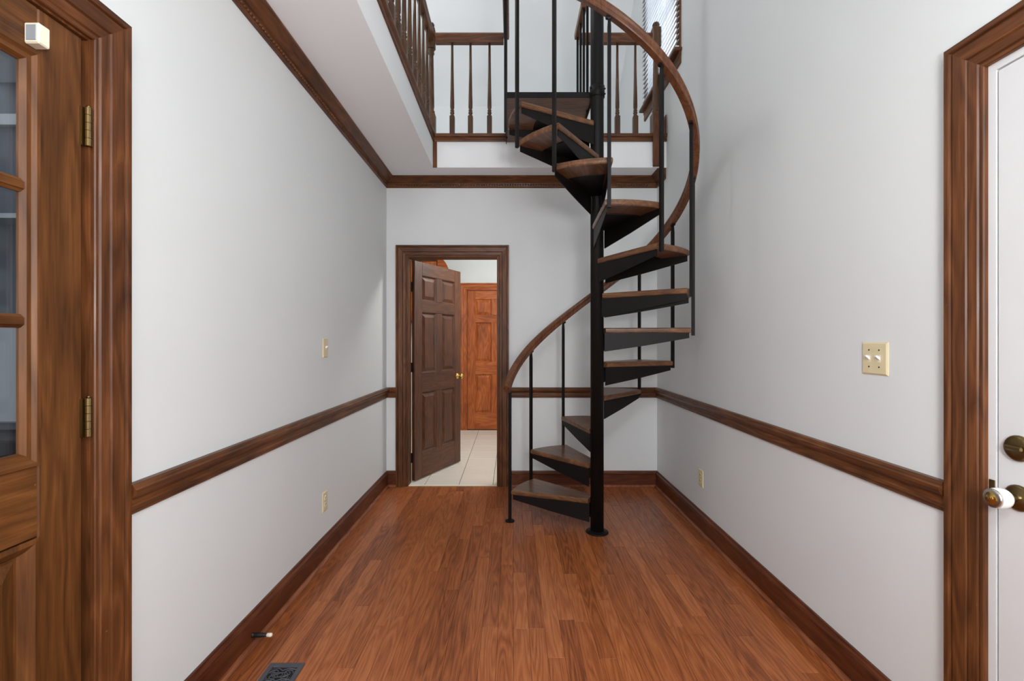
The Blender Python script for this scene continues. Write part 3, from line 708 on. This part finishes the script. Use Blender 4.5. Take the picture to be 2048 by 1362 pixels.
# ------------------------------------------------------------------ upstairs window with blind
wn = empty('window_1', (0, 0, 0))
ya, yb, za, zb = WIN
for q in ((ya, ya+.04, za, zb), (yb-.04, yb, za, zb), (ya+.04, yb-.04, za, za+.04), (ya+.04, yb-.04, zb-.04, zb), (ya+.04, yb-.04, (za+zb)/2-.02, (za+zb)/2+.02)):
    MB().box(XR+.08, XR+.12, *q).build('sash', 'white', wn)
for z0, z1 in ((za+.04, (za+zb)/2-.02), ((za+zb)/2+.02, zb-.04)): MB().box(XR+.098, XR+.102, ya+.04, yb-.04, z0, z1).build('pane', 'glass', wn)
for y0, y1 in ((ya-.084, ya), (yb, yb+.084)): MB().cbox(XR-.010, XR, y0, y1, za, zb+.08, .003).build('side_casing', 'trim_z', wn)
MB().cbox(XR-.010, XR, ya, yb, zb, zb+.08, .003).build('head_casing', 'trim_y', wn)
MB().cbox(XR-.058, XR+.08, ya-.10, yb+.10, za-.026, za, .005).build('stool', 'trim_y', wn)
MB().run([(0,0),(.010,0),(.014,.012),(.014,.06),(.019,.066),(.019,.088),(0,.088)], (XR, ya-.084, za-.114), (XR, yb+.084, za-.114), -X_, Z_).build('apron', 'trim_y', wn)
struct(wn, 'upstairs window with brown sill in the right wall', 'window')
bl = empty('window_blind', (XR-.027, (ya+yb)/2, 0))
hl = (yb-ya)/2+.075
sm_ = MB(); n = 4; tl = R(48)
pr = []
for k in range(n+1):
    u = -.021+.042*k/n; cu = .005*(1-(u/.021)**2)
    pr.append((u*math.cos(tl)-cu*math.sin(tl), u*math.sin(tl)+cu*math.cos(tl)))
sm_.loft([[(x, -hl, z) for x, z in pr]+[(x, -hl, z-.0026) for x, z in pr[::-1]], [(x, hl, z) for x, z in pr]+[(x, hl, z-.0026) for x, z in pr[::-1]]])
sme = sm_.mesh('slat'); sme.materials.append(M['slat'])
z = za+.055
while z < zb+.0:
    put('slat', sme, bl, (0, 0, z)); z += .044
MB().cbox(-.015, .015, -hl, hl, za+.006, za+.024, .003).build('bottom_rail', 'white', bl)
MB().cbox(-.020, .015, -hl, hl, zb+.005, zb+.055, .003).build('head_rail', 'white', bl)
for q in (-.22, .22): MB().tube((.0, q, za+.02), (.0, q, zb+.01), .0012, 6).build('cord', 'white', bl)
tag(bl, 'white slatted blind over the upstairs window', 'blind')

# ------------------------------------------------------------------ unseen lamps added to light the stairwell and the loft
pl = empty('fill_pendant', (.20, -.35, ZU))
MB().lathe([(.07,0),(.07,-.02),(.03,-.035),(.007,-.04)], n=24).build('canopy', 'brass', pl)
MB().tube((0, 0, -.03), (0, 0, -2.75), .006, 8).build('rod', 'brass', pl)
MB().lathe([(.02,-2.70),(.10,-2.73),(.19,-2.80),(.22,-2.86),(.215,-2.87),(.18,-2.82),(.02,-2.75)], n=28).build('lamp_shade', 'lampglass', pl)
tag(pl, 'unseen opal glass pendant lamp added behind the viewer for fill light', 'lamp')
point('fill_pendant_bulb', (.20, -.35, ZU-3.10), 45, (1, .983, .98), .20)  # light of the added pendant, brightens the side walls near the viewer
ul = empty('fill_ceiling_lamp', (-1.7, 3.2, ZU))
MB().lathe([(.15,0),(.15,-.025),(.13,-.035)], n=28).build('lamp_base', 'white', ul)
MB().lathe([(.135,-.035),(.13,-.08),(.09,-.12),(.04,-.135),(.001,-.14)], n=28).build('lamp_shade', 'lampglass', ul)
tag(ul, 'unseen opal ceiling lamp added to light the left loft', 'lamp')
point('loft_fill_bulb', (-1.7, 3.2, ZU-.30), 36, (1, .97, .94), .15)  # light of the added loft lamp, brightens the upper floor
# unseen floor lamp, added behind the viewer to lift lower walls and soffit
fl = empty('fill_floor_lamp', (.45, -.30, 0))
MB().lathe([(.14,0),(.14,.012),(.12,.022),(.02,.03)], n=24).build('base', 'black', fl)
MB().tube((0, 0, .02), (0, 0, 1.22), .011, 12).build('pole', 'black', fl)
MB().lathe([(.05,1.18),(.15,1.24),(.19,1.30),(.185,1.305),(.14,1.26),(.04,1.21)], n=28).build('lamp_shade', 'lampglass', fl)
tag(fl, 'unseen black floor lamp added behind the viewer for fill light', 'lamp')
point('fill_floor_bulb', (.45, -.30, 1.52), 72, (1, .99, .985), .16)
